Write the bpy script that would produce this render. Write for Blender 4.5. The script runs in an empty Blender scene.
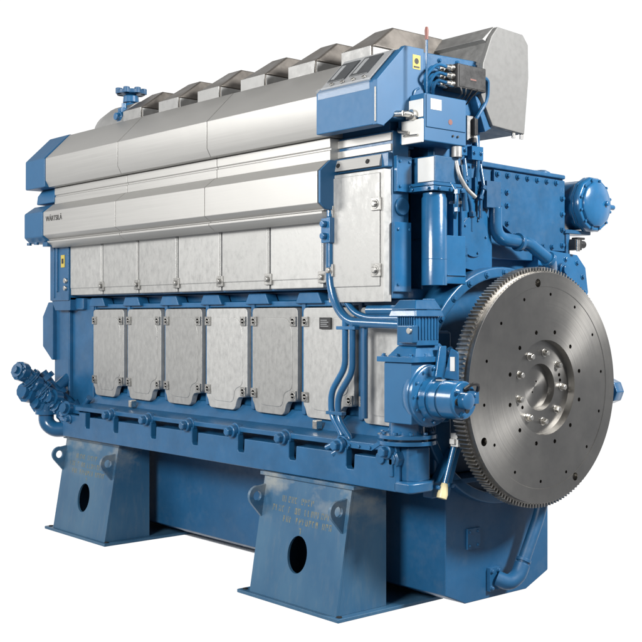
import bpy, bmesh, math, random
from mathutils import Vector, Matrix
random.seed(7)
S = bpy.context.scene
R = math.radians
# ------------------------------------------------------------------ camera
cam_d = bpy.data.cameras.new("camera")
cam = bpy.data.objects.new("camera", cam_d)
S.collection.objects.link(cam)
cam.location = (4.633, -4.109, 1.70)
cam.rotation_euler = (R(90), 0, R(49.3))
cam_d.sensor_width = 36.0
cam_d.lens = 36.0 * 1119.6 / 642.0
cam_d.shift_y = -4.4 / 642.0
cam_d.clip_end = 500
S.camera = cam
# ------------------------------------------------------------------ studio surround (world)
W = bpy.data.worlds.new("World"); S.world = W; W.use_nodes = True
nt = W.node_tree; nt.nodes.clear()
tc = nt.nodes.new("ShaderNodeTexCoord")
dot = nt.nodes.new("ShaderNodeVectorMath"); dot.operation = 'DOT_PRODUCT'
dot.inputs[1].default_value = (-0.758, 0.652, 0.0)          # towards the white cove behind the engine
rmp = nt.nodes.new("ShaderNodeValToRGB")
rmp.color_ramp.elements[0].position = 0.50; rmp.color_ramp.elements[0].color = (0.30, 0.31, 0.33, 1)
rmp.color_ramp.elements[1].position = 0.86; rmp.color_ramp.elements[1].color = (1.1, 1.1, 1.1, 1)
mr = nt.nodes.new("ShaderNodeMapRange")
mr.inputs[1].default_value = -1; mr.inputs[2].default_value = 1
sep = nt.nodes.new("ShaderNodeSeparateXYZ")
up = nt.nodes.new("ShaderNodeValToRGB")                     # dark ceiling above the cove
up.color_ramp.elements[0].position = 0.40; up.color_ramp.elements[0].color = (1, 1, 1, 1)
up.color_ramp.elements[1].position = 0.70; up.color_ramp.elements[1].color = (0.12, 0.115, 0.11, 1)
mul = nt.nodes.new("ShaderNodeMix"); mul.data_type = 'RGBA'; mul.blend_type = 'MULTIPLY'; mul.inputs[0].default_value = 1
bg = nt.nodes.new("ShaderNodeBackground"); bg.inputs[1].default_value = 1.0
wo = nt.nodes.new("ShaderNodeOutputWorld")
L = nt.links.new
L(tc.outputs['Generated'], dot.inputs[0]); L(dot.outputs['Value'], mr.inputs[0]); L(mr.outputs[0], rmp.inputs[0])
L(tc.outputs['Generated'], sep.inputs[0]); L(sep.outputs[2], up.inputs[0])
L(rmp.outputs[0], mul.inputs[6]); L(up.outputs[0], mul.inputs[7])
L(mul.outputs[2], bg.inputs[0]); L(bg.outputs[0], wo.inputs[0])


# ------------------------------------------------------------------ studio lamps
def area(name, loc, aim, size, power, col=(1, 1, 1)):
    d = bpy.data.lights.new(name, 'AREA'); d.shape = 'RECTANGLE'
    d.size, d.size_y = size; d.energy = power; d.color = col
    o = bpy.data.objects.new(name, d); S.collection.objects.link(o)
    o.location = loc
    o.rotation_euler = (Vector(aim) - Vector(loc)).to_track_quat('-Z', 'Y').to_euler()
    return o


area("key_softbox", (1.2, -6.0, 3.7), (-1.0, 0.4, 1.8), (2.4, 1.6), 580, (1, .985, .96))
area("side_softbox", (-5.6, -5.6, 4.3), (-1.6, 0.3, 2.0), (2.6, 2.0), 260, (1, .985, .96))
area("end_softbox", (5.6, 3.0, 5.6), (0.3, 1.0, 1.4), (1.3, 1.1), 1050, (1, .99, .97))
S.view_settings.view_transform = 'Standard'; S.view_settings.look = 'None'
S.view_settings.exposure = 0.0; S.view_settings.gamma = 1.0
S.cycles.max_bounces = 8; S.cycles.diffuse_bounces = 4; S.cycles.glossy_bounces = 4
S.cycles.use_denoising = True
S.cycles.sample_clamp_indirect = 6


# ------------------------------------------------------------------ materials
def nodemat(name):
    m = bpy.data.materials.new(name); m.use_nodes = True
    t = m.node_tree; b = t.nodes["Principled BSDF"]
    return m, t, b


def noise(t, scale, detail=4, rough=.55, vec=None, stretch=None):
    n = t.nodes.new("ShaderNodeTexNoise")
    n.inputs['Scale'].default_value = scale; n.inputs['Detail'].default_value = detail
    n.inputs['Roughness'].default_value = rough
    g = t.nodes.new("ShaderNodeNewGeometry"); src = g.outputs['Position']
    if stretch:
        mp = t.nodes.new("ShaderNodeVectorMath"); mp.operation = 'MULTIPLY'
        mp.inputs[1].default_value = stretch
        t.links.new(src, mp.inputs[0]); src = mp.outputs[0]
    t.links.new(src, n.inputs['Vector'])
    return n.outputs['Fac']


def ramp(t, fac, stops):
    r = t.nodes.new("ShaderNodeValToRGB"); e = r.color_ramp.elements
    while len(e) < len(stops): e.new(.5)
    for i, (p, c) in enumerate(stops):
        e[i].position = p; e[i].color = (*c, 1)
    t.links.new(fac, r.inputs[0]); return r.outputs[0]


def bump(t, b, fac, strength, dist=.002):
    n = t.nodes.new("ShaderNodeBump"); n.inputs['Strength'].default_value = strength
    n.inputs['Distance'].default_value = dist
    t.links.new(fac, n.inputs['Height']); t.links.new(n.outputs[0], b.inputs['Normal'])


def lum(c, k): return tuple(min(1, v * k) for v in c)


def vary(t, colour, amount):
    """each casting has its own tone: brightness from the object's random number"""
    if not amount: return colour
    oi = t.nodes.new("ShaderNodeObjectInfo"); mr_ = t.nodes.new("ShaderNodeMapRange")
    mr_.inputs[3].default_value = 1 - amount; mr_.inputs[4].default_value = 1 + amount
    t.links.new(oi.outputs['Random'], mr_.inputs[0])
    sc = t.nodes.new("ShaderNodeVectorMath"); sc.operation = 'SCALE'
    t.links.new(colour, sc.inputs[0]); t.links.new(mr_.outputs[0], sc.inputs['Scale'])
    return sc.outputs[0]


def paint(name, col, rough=.34, var=.16, scale=5.0, coat=0.0, bmp=.12, spec=.5, orand=0.0, dust=0.0, rvar=.2, bsc=85):
    m, t, b = nodemat(name)
    f = noise(t, scale, 6, .62)
    base_c = vary(t, ramp(t, f, [(.3, lum(col, 1 - var)), (.7, lum(col, 1 + var))]), orand)
    if dust:                                    # dull greyish dust and scuffs in patches
        d1 = ramp(t, noise(t, 7, 9, .72), [(.52, (0, 0, 0)), (.78, (dust,) * 3)])
        mx = t.nodes.new("ShaderNodeMix"); mx.data_type = 'RGBA'
        t.links.new(d1, mx.inputs[0]); t.links.new(base_c, mx.inputs[6]); mx.inputs[7].default_value = (.16, .19, .21, 1)
        base_c = mx.outputs[2]
    t.links.new(base_c, b.inputs['Base Color'])
    f2 = noise(t, 22, 6, .65)
    t.links.new(ramp(t, f2, [(.35, (rough * (1 - rvar),) * 3), (.7, (rough * (1 + rvar),) * 3)]), b.inputs['Roughness'])
    b.inputs['Specular IOR Level'].default_value = spec
    b.inputs['Coat Weight'].default_value = coat
    b.inputs['Coat Roughness'].default_value = .18
    if bmp: bump(t, b, noise(t, bsc, 3), bmp, .0015)
    return m


def metal(name, col, rough, metallic=1.0, scale=12, var=.12, stretch=None, bmp=.1, bscale=60, rvar=.3, orand=.0):
    m, t, b = nodemat(name)
    f = noise(t, scale, 7, .65, stretch=stretch)
    t.links.new(vary(t, ramp(t, f, [(.28, lum(col, 1 - var)), (.72, lum(col, 1 + var))]), orand), b.inputs['Base Color'])
    t.links.new(ramp(t, f, [(.3, (rough * (1 - rvar),) * 3), (.7, (rough * (1 + rvar),) * 3)]), b.inputs['Roughness'])
    b.inputs['Metallic'].default_value = metallic
    if bmp: bump(t, b, noise(t, bscale, 4, stretch=stretch), bmp, .002)
    return m


BLUE = (.0115, .088, .202)
M = {}
M['blue'] = paint("blue enamel", BLUE, .38, coat=.15, orand=.14, dust=.16)
M['gloss'] = paint("glossy blue enamel", (.0118, .092, .212), .22, coat=.5, orand=.16, dust=.10, bmp=.3, bsc=38)
M['sheet'] = paint("smooth blue sheet paint", (.0125, .096, .218), .50, var=.05, bmp=.05, rvar=.05)
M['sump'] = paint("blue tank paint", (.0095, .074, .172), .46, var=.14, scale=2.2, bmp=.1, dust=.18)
M['cast'] = metal("cast aluminium", (.385, .385, .375), .48, .45, scale=22, var=.10, stretch=(1.4, 1, .8), bmp=.35, bscale=55, orand=.20)
M['anod'] = metal("satin anodised aluminium", (.425, .42, .405), .45, .55, scale=3, var=.05, stretch=(.4, 6, 60), bmp=.04, bscale=40, rvar=.12)
def wavy(m, scale, strength, dist):
    t = m.node_tree; b = t.nodes["Principled BSDF"]
    bump(t, b, noise(t, scale, 2), strength, dist)


wavy(M['anod'], 2.6, .12, .02)
M['hot'] = metal("heat stained sheet steel", (.165, .15, .135), .46, .6, scale=5, var=.25, bmp=.12, bscale=20)
M['zinc'] = metal("galvanised sheet", (.29, .29, .285), .48, .5, scale=16, var=.16, bmp=.12, bscale=30)
M['grey'] = paint("grey sheet paint", (.165, .165, .162), .45, var=.04, bmp=.04)
M['steel'] = metal("bright bolt steel", (.62, .60, .56), .28, 1, scale=30, var=.15, bmp=.1)
M['clamp'] = metal("dull clamp steel", (.36, .355, .34), .4, .8, scale=40, var=.35, bmp=.2)
M['polish'] = metal("polished plate", (.80, .80, .80), .2, 1, scale=8, var=.05, bmp=.06, bscale=25)
M['gear'] = metal("oiled gear steel", (.42, .40, .37), .36, 1, scale=20, var=.2, bmp=.1)
M['black'] = paint("black plastic", (.02, .02, .021), .4, var=.2)
M['dark'] = paint("dark opening", (.006, .007, .008), .8, var=.2, bmp=0)
def clear_mat():
    m, t, b = nodemat("clear plastic guard")
    b.inputs['Base Color'].default_value = (.8, .83, .85, 1); b.inputs['Roughness'].default_value = .12
    b.inputs['Alpha'].default_value = .10
    f = noise(t, 30, 3); bump(t, b, f, .05)
    return m


M['clear'] = clear_mat()
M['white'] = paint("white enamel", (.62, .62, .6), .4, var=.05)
M['yellow'] = paint("yellow label", (.50, .39, .07), .5, var=.05, bmp=0)
M['cream'] = paint("cream plastic", (.60, .52, .30), .45, var=.08)
M['red'] = paint("red rubber", (.20, .075, .06), .5, var=.1)
M['ink'] = paint("black print", (.02, .02, .02), .6, var=.05, bmp=0)
def stencil_mat():
    m, t, b = nodemat("faded yellow stencil")
    b.inputs['Base Color'].default_value = (.30, .28, .17, 1); b.inputs['Roughness'].default_value = .7
    t.links.new(ramp(t, noise(t, 45, 5, .7), [(.36, (.04,) * 3), (.68, (.62,) * 3)]), b.inputs['Alpha'])
    return m


M['stencil'] = stencil_mat()
M['display'] = paint("dark display glass", (.05, .055, .06), .12, var=.3, bmp=0)
M['bezel'] = paint("grey gauge plate", (.30, .31, .32), .35, var=.1, bmp=0)


def worn(name):
    m, t, b = nodemat(name)
    big = noise(t, 2.4, 4, .55, stretch=(1, 1, .6))
    fine = noise(t, 14, 7, .68, stretch=(2.2, 2.2, .45))
    c1 = ramp(t, big, [(.36, (.022, .086, .170)), (.66, (.046, .122, .205))])
    c2 = ramp(t, fine, [(.50, (0, 0, 0)), (.82, (.20, .20, .20))])
    mx = t.nodes.new("ShaderNodeMix"); mx.data_type = 'RGBA'
    t.links.new(c2, mx.inputs[0]); t.links.new(c1, mx.inputs[6]); mx.inputs[7].default_value = (.20, .21, .20, 1)
    # paint worn pale in a few large patches near the top
    pale = ramp(t, noise(t, 3.1, 5, .6, stretch=(1.2, 1.2, 1.8)), [(.46, (0, 0, 0)), (.68, (.8, .8, .8))])
    g = t.nodes.new("ShaderNodeNewGeometry"); sp_ = t.nodes.new("ShaderNodeSeparateXYZ"); t.links.new(g.outputs['Position'], sp_.inputs[0])
    hz = t.nodes.new("ShaderNodeMapRange"); hz.inputs[1].default_value = .42; hz.inputs[2].default_value = .70
    t.links.new(sp_.outputs[2], hz.inputs[0])
    ml = t.nodes.new("ShaderNodeMath"); ml.operation = 'MULTIPLY'; t.links.new(pale, ml.inputs[0]); t.links.new(hz.outputs[0], ml.inputs[1])
    m2 = t.nodes.new("ShaderNodeMix"); m2.data_type = 'RGBA'
    t.links.new(ml.outputs[0], m2.inputs[0]); t.links.new(mx.outputs[2], m2.inputs[6]); m2.inputs[7].default_value = (.27, .28, .26, 1)
    t.links.new(m2.outputs[2], b.inputs['Base Color'])
    b.inputs['Roughness'].default_value = .42
    bump(t, b, fine, .08)
    return m


M['worn'] = worn("worn blue stand paint")


def flywheel_mat():
    m, t, b = nodemat("turned flywheel steel")
    b.inputs['Metallic'].default_value = 1
    # concentric turning marks: rings round the shaft axis
    g = t.nodes.new("ShaderNodeNewGeometry")
    sub = t.nodes.new("ShaderNodeVectorMath"); sub.operation = 'SUBTRACT'; sub.inputs[1].default_value = (0, 1.04, 1.295)
    t.links.new(g.outputs['Position'], sub.inputs[0])
    fl = t.nodes.new("ShaderNodeVectorMath"); fl.operation = 'MULTIPLY'; fl.inputs[1].default_value = (0, 1, 1)
    t.links.new(sub.outputs[0], fl.inputs[0])
    ln = t.nodes.new("ShaderNodeVectorMath"); ln.operation = 'LENGTH'; t.links.new(fl.outputs[0], ln.inputs[0])
    n = t.nodes.new("ShaderNodeTexNoise"); n.noise_dimensions = '1D'
    n.inputs['Scale'].default_value = 110; n.inputs['Detail'].default_value = 6
    t.links.new(ln.outputs['Value'], n.inputs['W'])
    blot = noise(t, 5, 6, .6)
    c = ramp(t, blot, [(.3, (.245, .24, .232)), (.7, (.325, .315, .298))])
    t.links.new(c, b.inputs['Base Color'])
    t.links.new(ramp(t, n.outputs['Fac'], [(.3, (.335,) * 3), (.7, (.375,) * 3)]), b.inputs['Roughness'])
    bump(t, b, n.outputs['Fac'], .022, .001)
    # brushed (anisotropic) gloss, tangent running round the shaft axis
    cr = t.nodes.new("ShaderNodeVectorMath"); cr.operation = 'CROSS_PRODUCT'; cr.inputs[0].default_value = (1, 0, 0)
    t.links.new(fl.outputs[0], cr.inputs[1])
    nm = t.nodes.new("ShaderNodeVectorMath"); nm.operation = 'NORMALIZE'; t.links.new(cr.outputs[0], nm.inputs[0])
    t.links.new(nm.outputs[0], b.inputs['Tangent'])
    b.inputs['Anisotropic'].default_value = .75
    return m


M['fly'] = flywheel_mat()


def floor_mat():
    m, t, b = nodemat("white studio floor")
    t.links.new(ramp(t, noise(t, .8, 3), [(.3, (.90, .90, .90)), (.7, (.93, .93, .93))]), b.inputs['Base Color'])
    b.inputs['Roughness'].default_value = .9; b.inputs['Specular IOR Level'].default_value = 0
    return m


M['floor'] = floor_mat()

# ------------------------------------------------------------------ mesh builder
ORG = {}                                       # world origin of every object built


def axes(n):
    n = Vector(n).normalized()
    a = Vector((0, 0, 1)) if abs(n.z) < .9 else Vector((1, 0, 0))
    u = n.cross(a).normalized(); v = n.cross(u).normalized()
    return n, u, v


class MB:
    def __init__(s): s.bm = bmesh.new()

    def box(s, x0, x1, y0, y1, z0, z1):
        return s.prism([(x0, y0), (x1, y0), (x1, y1), (x0, y1)], 'z', z0, z1)

    def prism(s, poly, ax, a0, a1):
        def P(p, a):
            return {'x': (a, p[0], p[1]), 'y': (p[0], a, p[1]), 'z': (p[0], p[1], a)}[ax]
        v0 = [s.bm.verts.new(P(p, a0)) for p in poly]; v1 = [s.bm.verts.new(P(p, a1)) for p in poly]
        n = len(poly); fs = [s.bm.faces.new(v0), s.bm.faces.new(v1[::-1])]
        for i in range(n):
            fs.append(s.bm.faces.new((v0[i], v1[i], v1[(i + 1) % n], v0[(i + 1) % n])))
        bmesh.ops.recalc_face_normals(s.bm, faces=fs); return s

    def hexa(s, pts):                          # 8 corners: bottom ring, top ring
        v = [s.bm.verts.new(p) for p in pts]
        fs = [s.bm.faces.new([v[i] for i in f]) for f in
              ((0, 1, 2, 3), (7, 6, 5, 4), (0, 4, 5, 1), (1, 5, 6, 2), (2, 6, 7, 3), (3, 7, 4, 0))]
        bmesh.ops.recalc_face_normals(s.bm, faces=fs); return s

    def lathe(s, o, n, prof, seg=28, phase=0.0, ring=False):   # prof: (distance along n, radius) from o
        o = Vector(o); n, u, v = axes(n); rings = []; fs = []
        for d, r in prof:
            if r < 1e-6: rings.append([s.bm.verts.new(o + n * d)])
            else: rings.append([s.bm.verts.new(o + n * d + (u * math.cos(phase + 2 * math.pi * k / seg) + v * math.sin(phase + 2 * math.pi * k / seg)) * r) for k in range(seg)])
        for a, b in zip(rings, rings[1:]):
            for k in range(seg):
                k2 = (k + 1) % seg
                if len(a) == 1 and len(b) == 1: continue
                if len(a) == 1: fs.append(s.bm.faces.new((a[0], b[k], b[k2])))
                elif len(b) == 1: fs.append(s.bm.faces.new((a[k], b[0], a[k2])))
                else: fs.append(s.bm.faces.new((a[k], b[k], b[k2], a[k2])))
        if ring:
            a, b = rings[-1], rings[0]
            for k in range(seg): fs.append(s.bm.faces.new((a[k], b[k], b[(k + 1) % seg], a[(k + 1) % seg])))
        for r in (rings[0], rings[-1]):
            if len(r) > 1 and not ring: fs.append(s.bm.faces.new(r))
        bmesh.ops.recalc_face_normals(s.bm, faces=fs); return s

    def cyl(s, p0, p1, r, seg=24, r1=None, phase=0.0):
        d = Vector(p1) - Vector(p0)
        return s.lathe(p0, d, [(0, r), (d.length, r if r1 is None else r1)], seg, phase)

    def bolt(s, p, n, r=.016, h=.014, washer=True):
        if washer: s.lathe(p, n, [(-.004, r * 1.45), (.004, r * 1.45)], 14)
        s.lathe(p, n, [(.002, r), (h, r), (h + r * .18, r * .8)], 6, random.random())
        return s

    def tube(s, pts, r, seg=14, fillet=.06, steps=6):
        P = [Vector(p) for p in pts]; Q = [P[0]]
        for a, b, c in zip(P, P[1:], P[2:]):
            d0 = (a - b); d1 = (c - b); f = min(fillet, d0.length * .48, d1.length * .48)
            s0 = b + d0.normalized() * f; s1 = b + d1.normalized() * f
            for k in range(steps + 1):
                t = k / steps; Q.append(s0 * (1 - t) ** 2 + b * 2 * t * (1 - t) + s1 * t * t)
        Q.append(P[-1])
        fs = []; rings = []; u = None
        for i, q in enumerate(Q):
            t = (Q[min(i + 1, len(Q) - 1)] - Q[max(i - 1, 0)]).normalized()
            if u is None: _, u, _v = axes(t)
            u = (u - t * u.dot(t)).normalized(); v = t.cross(u)
            rings.append([s.bm.verts.new(q + (u * math.cos(2 * math.pi * k / seg) + v * math.sin(2 * math.pi * k / seg)) * r) for k in range(seg)])
        for a, b in zip(rings, rings[1:]):
            for k in range(seg): fs.append(s.bm.faces.new((a[k], b[k], b[(k + 1) % seg], a[(k + 1) % seg])))
        fs += [s.bm.faces.new(rings[0]), s.bm.faces.new(rings[-1])]
        bmesh.ops.recalc_face_normals(s.bm, faces=fs); return s

    def build(s, name, mat, parent=None, bevel=.006, seg=2, ang=38, org=None):
        me = bpy.data.meshes.new(name)
        vs = [v.co for v in s.bm.verts]
        if org is None:
            lo = [min(v[i] for v in vs) for i in range(3)]; hi = [max(v[i] for v in vs) for i in range(3)]
            org = Vector([(a + b) / 2 for a, b in zip(lo, hi)])
        else: org = Vector(org)
        bmesh.ops.translate(s.bm, verts=s.bm.verts, vec=-org)
        for f in s.bm.faces: f.smooth = True
        s.bm.to_mesh(me); s.bm.free()
        me.materials.append(M[mat]); me.set_sharp_from_angle(angle=R(ang))
        o = bpy.data.objects.new(name, me); S.collection.objects.link(o)
        ORG[o] = org
        if parent is not None:
            o.parent = parent; o.location = org - ORG[parent]
        else: o.location = org
        if bevel:
            b = o.modifiers.new("bevel", 'BEVEL'); b.width = bevel; b.segments = seg
            b.limit_method = 'ANGLE'; b.angle_limit = R(42); b.harden_normals = True
        return o


def copy_to(o, delta, parent=None):
    """copy of a part and its sub-parts, moved by delta"""
    c = o.copy(); S.collection.objects.link(c)
    p = parent if parent is not None else o.parent
    c.parent = p; c.location = o.location + Vector(delta); ORG[c] = ORG[o] + Vector(delta)
    for k in [k for k in o.children]:
        d = k.copy(); S.collection.objects.link(d); d.parent = c; ORG[d] = ORG[k] + Vector(delta)
    return c


def bolts(name, mat, parent, pts, n, r, h, washer=True):
    """one bolt mesh, copied to every place: each bolt is a part of its own"""
    first = None
    for p in pts:
        if first is None:
            b = MB(); b.bolt(p, n, r, h, washer); first = b.build(name, mat, parent, 0); p0 = Vector(p)
        else: copy_to(first, Vector(p) - p0)


def empty(name, loc, label, cat, group=None):
    o = bpy.data.objects.new(name, None); S.collection.objects.link(o)
    o.location = loc; ORG[o] = Vector(loc); o["label"] = label; o["category"] = cat
    o.empty_display_size = .2
    if group: o["group"] = group
    return o


def text_mesh(body, size, name, mat, parent, loc, rot, depth=.0008, font_scale=1.0):
    c = bpy.data.curves.new(name, 'FONT'); c.body = body; c.size = size; c.extrude = depth
    t = bpy.data.objects.new(name + "_curve", c); S.collection.objects.link(t)
    me = bpy.data.meshes.new_from_object(t.evaluated_get(bpy.context.evaluated_depsgraph_get()))
    bpy.data.objects.remove(t); me.name = name
    me.transform(Matrix.Diagonal((font_scale, 1, 1, 1)))
    me.transform(Matrix.Rotation(rot[2], 4, 'Z') @ Matrix.Rotation(rot[0], 4, 'X'))
    me.materials.clear(); me.materials.append(M[mat])
    o = bpy.data.objects.new(name, me); S.collection.objects.link(o); o.parent = parent
    o.location = Vector(loc) - ORG[parent]; ORG[o] = Vector(loc)
    return o


YC, ZC = 1.04, 1.295                            # crankshaft axis
# ------------------------------------------------------------------ floor
fb = MB(); fb.box(-3.60, -.14, .78, 1.38, -.003, 0)
fl = fb.build("floor", 'floor', None, bevel=0); fl["kind"] = "structure"

# ------------------------------------------------------------------ support stands


def stand(x0, x1, dy, label):
    root = empty("support_stand", ((x0 + x1) / 2, .45 + dy, 0), label, "stand", "blue steel stands under the engine")
    MB().box(x0 - .04, x1 + .03, dy, .85 + dy, 0, .022).build("base_plate", 'worn', root, .004)
    b0, b1, yb, yt, zt = x0 + .05, x1 - .02, .03 + dy, .15 + dy, .722
    w = .016
    # front plate with the oval hole: a ring of quads round the hole
    m = MB()
    cx_, cz_ = (b0 + b1) / 2 - .0, .30
    hx, hz, n = .088, .108, 40
    ylean = lambda z: yb + (yt - yb) * (z - .022) / (zt - .022)
    per = []
    for k in range(n):
        a = 2 * math.pi * (k + .5) / n - math.pi
        c, s_ = math.cos(a), math.sin(a)
        tx = (b1 - cx_) if c > 0 else (cx_ - b0); tz = (zt - cz_) if s_ > 0 else (cz_ - .022)
        k_ = min(tx / abs(c) if abs(c) > 1e-6 else 9, tz / abs(s_) if abs(s_) > 1e-6 else 9)
        per.append((a, k_))
    # add exact corners
    for X_, Z_ in ((b0, .022), (b1, .022), (b1, zt), (b0, zt)):
        a = math.atan2(Z_ - cz_, X_ - cx_); per.append((a, math.hypot(X_ - cx_, Z_ - cz_)))
    per.sort()
    rings = []
    for off in (0, w):
        inn = [m.bm.verts.new((cx_ + hx * math.cos(a), ylean(cz_ + hz * math.sin(a)) + off, cz_ + hz * math.sin(a))) for a, _ in per]
        out = [m.bm.verts.new((cx_ + k_ * math.cos(a), ylean(cz_ + k_ * math.sin(a)) + off, cz_ + k_ * math.sin(a))) for a, k_ in per]
        rings.append((inn, out))
    N = len(per); fs = []
    for k in range(N):
        j = (k + 1) % N
        (i0, o0), (i1, o1) = rings
        fs += [m.bm.faces.new((i0[k], i0[j], o0[j], o0[k])), m.bm.faces.new((i1[k], o1[k], o1[j], i1[j])),
               m.bm.faces.new((i0[k], i1[k], i1[j], i0[j])), m.bm.faces.new((o0[k], o0[j], o1[j], o1[k]))]
    bmesh.ops.recalc_face_normals(m.bm, faces=fs)
    fp = m.build("front_plate", 'worn', root, 0)
    # side plates and back
    for xs in (b0, b1 - w):
        m = MB(); m.prism([(yb + w, .022), (.42 + dy, .022), (.42 + dy, zt - .004), (yt + w, zt - .004)], 'x', xs + .0005, xs + w - .0005)
        m.build("side_plate_or_reflection", 'worn', root, .002)
    MB().box(b0 + w, b1 - w, .40 + dy, .42 + dy, .022, zt - .004).build("back_plate", 'worn', root, .002)
    MB().box(b0 - .03, b1 + .03, yt - .015, .43 + dy, zt, .744).build("top_plate", 'worn', root, .003)
    # lifting lugs with an eye
    for xl in (b0 - .0, b1 - .05):
        m = MB(); th = .022
        cy_, cz2, r_ = yt - .075, .60, .062
        arc = [(cy_ + r_ * math.cos(a), cz2 + r_ * math.sin(a)) for a in [R(d) for d in range(75, 226, 15)]]
        outl = [(ylean(.47) + .002, .47), (yt + .0, .67)] + arc
        ne = 20; hr = .030
        # plate with hole
        def radial(a):
            best = None
            d = Vector((math.cos(a), math.sin(a))); o = Vector((cy_, cz2))
            for (p, q) in zip(outl, outl[1:] + outl[:1]):
                p, q = Vector(p), Vector(q); e = q - p
                den = d.x * e.y - d.y * e.x
                if abs(den) < 1e-9: continue
                t_ = ((p.x - o.x) * e.y - (p.y - o.y) * e.x) / den
                u_ = ((p.x - o.x) * d.y - (p.y - o.y) * d.x) / den
                if t_ > 0 and -1e-6 <= u_ <= 1 + 1e-6: best = t_ if best is None else min(best, t_)
            return best or r_
        angs = sorted([2 * math.pi * k / ne - math.pi + .03 for k in range(ne)] + [math.atan2(p[1] - cz2, p[0] - cy_) for p in outl[:2]])
        rr = []
        for x_ in (xl, xl + th):
            rr.append(([m.bm.verts.new((x_, cy_ + hr * math.cos(a), cz2 + hr * math.sin(a))) for a in angs],
                       [m.bm.verts.new((x_, cy_ + radial(a) * math.cos(a), cz2 + radial(a) * math.sin(a))) for a in angs]))
        fs = []; N2 = len(angs)
        for k in range(N2):
            j = (k + 1) % N2; (i0, o0), (i1, o1) = rr
            fs += [m.bm.faces.new((i0[k], i0[j], o0[j], o0[k])), m.bm.faces.new((i1[k], o1[k], o1[j], i1[j])),
                   m.bm.faces.new((i0[k], i1[k], i1[j], i0[j])), m.bm.faces.new((o0[k], o0[j], o1[j], o1[k]))]
        bmesh.ops.recalc_face_normals(m.bm, faces=fs)
        m.build("lifting_lug", 'worn', root, .002)
    # worn stencilled lines: rows of short strokes, too worn to be read
    m = MB(); slope = (yt - yb) / (zt - .022)
    def stroke(xa, xb, za, zb):
        ya, yb_ = ylean(za) - .0012, ylean(zb) - .0012
        m.hexa([(xa, ya, za), (xb, ya, za), (xb, ya + .0008, za), (xa, ya + .0008, za), (xa, yb_, zb), (xb, yb_, zb), (xb, yb_ + .0008, zb), (xa, yb_ + .0008, zb)])
    rnd = random.Random(3)
    for zr, xa, xb in ((.585, b0 + .20, b1 - .30), (.525, b0 + .12, b1 - .14), (.470, b0 + .17, b1 - .14)):
        x = xa
        while x < xb:
            h = .036
            if rnd.random() > .14:
                stroke(x, x + .006, zr, zr + h)
                if rnd.random() < .6: stroke(x + .014, x + .020, zr + h * rnd.choice((0, .0, .5)), zr + h)
                if rnd.random() < .7: stroke(x + .006, x + .014, zr + h * rnd.choice((.8, .4, .8)), zr + h * 1.0 - rnd.choice((0, 0, .012)))
                if rnd.random() < .4: stroke(x + .006, x + .014, zr, zr + .006)
            x += .030
    stroke(cx_ + .0, cx_ + .007, .415, .452); stroke(cx_ - .008, cx_ + .0, .444, .452)
    m.build("stencil_lettering", 'stencil', fp, 0)
    # bolts on base plate
    for xb in (x0 + .0, x1 - .0):
        m = MB(); m.lathe((xb, .035 + dy, .022), (0, 0, 1), [(-.002, .016), (.006, .016)], 16); m.build("plate_hole", 'dark', root, 0)
    return root


stand(-.90, -.03, 0.0, "near blue steel stand with oval hole and pale stencil, closest to the flywheel")
stand(-3.58, -2.70, .065, "far left blue steel stand with oval hole, under the valve cluster end")

# ------------------------------------------------------------------ the engine
E = empty("marine_diesel_engine", (-1.65, YC, 0),
          "large blue marine diesel engine with silver covers and a big toothed flywheel", "engine")

# --- oil sump
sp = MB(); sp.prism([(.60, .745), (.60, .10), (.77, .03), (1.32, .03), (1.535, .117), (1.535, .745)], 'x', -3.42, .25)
sump = sp.build("oil_sump", 'sump', E, .008)
m = MB(); m.box(.25, .262, .775, .885, .345, .465)
for y in (.795, .865):
    for z in (.365, .445): m.bolt((.262, y, z), (1, 0, 0), .007, .007)
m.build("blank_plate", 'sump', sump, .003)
m = MB(); m.box(.25, .275, .955, 1.045, .075, .215)
for y in (.972, 1.03):
    for z in (.095, .195): m.bolt((.275, y, z), (1, 0, 0), .011, .012)
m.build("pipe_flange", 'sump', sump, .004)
m = MB(); m.tube([(.27, 1.02, .145), (.33, 1.06, .12), (.35, 1.125, .16), (.36, 1.32, .52), (.36, 1.36, .72)], .037, 18, .08)
m.lathe((.352, 1.17, .245), (.0, .48, .88), [(-.01, .045), (.01, .045)], 24); m.tube([(.272, 1.02, .145), (.33, 1.06, .12), (.35, 1.125, .16), (.352, 1.16, .225)], .047, 18, .07)
m.build("drain_pipe", 'sump', E, .003)
m = MB(); m.box(-3.42, .31, .56, 1.55, .745, .775); m.build("sump_flange", 'sump', E, .004)

# --- bed frame
PX = [-2.735 + .5175 * k for k in range(6)]     # bolt stations
m = MB()
comb = [(-3.48, .748), (.30, .748), (.30, .925)]
for x in reversed([-3.16] + PX):
    comb += [(min(x + .115, .29), .925), (min(x + .11, .285), .845), (x + .105, .838), (x + .055, .838), (x + .045, .848), (x + .045, .955), (x - .055, .955), (x - .055, .925)]
comb += [(-3.48, .925)]
m.prism(comb, 'y', .152, .20)
m.box(-3.47, .29, .20, .60, .752, .79)
m.box(-3.48, .25, .30, .60, .835, 1.0)
m.prism([(.165, .962), (.44, .962), (.44, 1.02), (.34, 1.02), (.165, .995)], 'x', -3.3, .28)
m.prism([(.30, 1.0), (.44, 1.02), (.44, 1.11), (.385, 1.11)], 'x', -3.45, .12)
m.build("bed_rail", 'blue', E, .006)
m = MB()
m.prism([(.28, .152), (.39, .152), (.41, .18), (.41, .32), (.34, .42), (.28, .42)], 'z', .747, .805)
m.prism([(.10, .20), (.34, .20), (.375, .24), (.375, .34), (.30, .40), (.10, .40)], 'z', .80, .99)
m.box(.15, .23, .17, .22, .80, .94)
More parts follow.
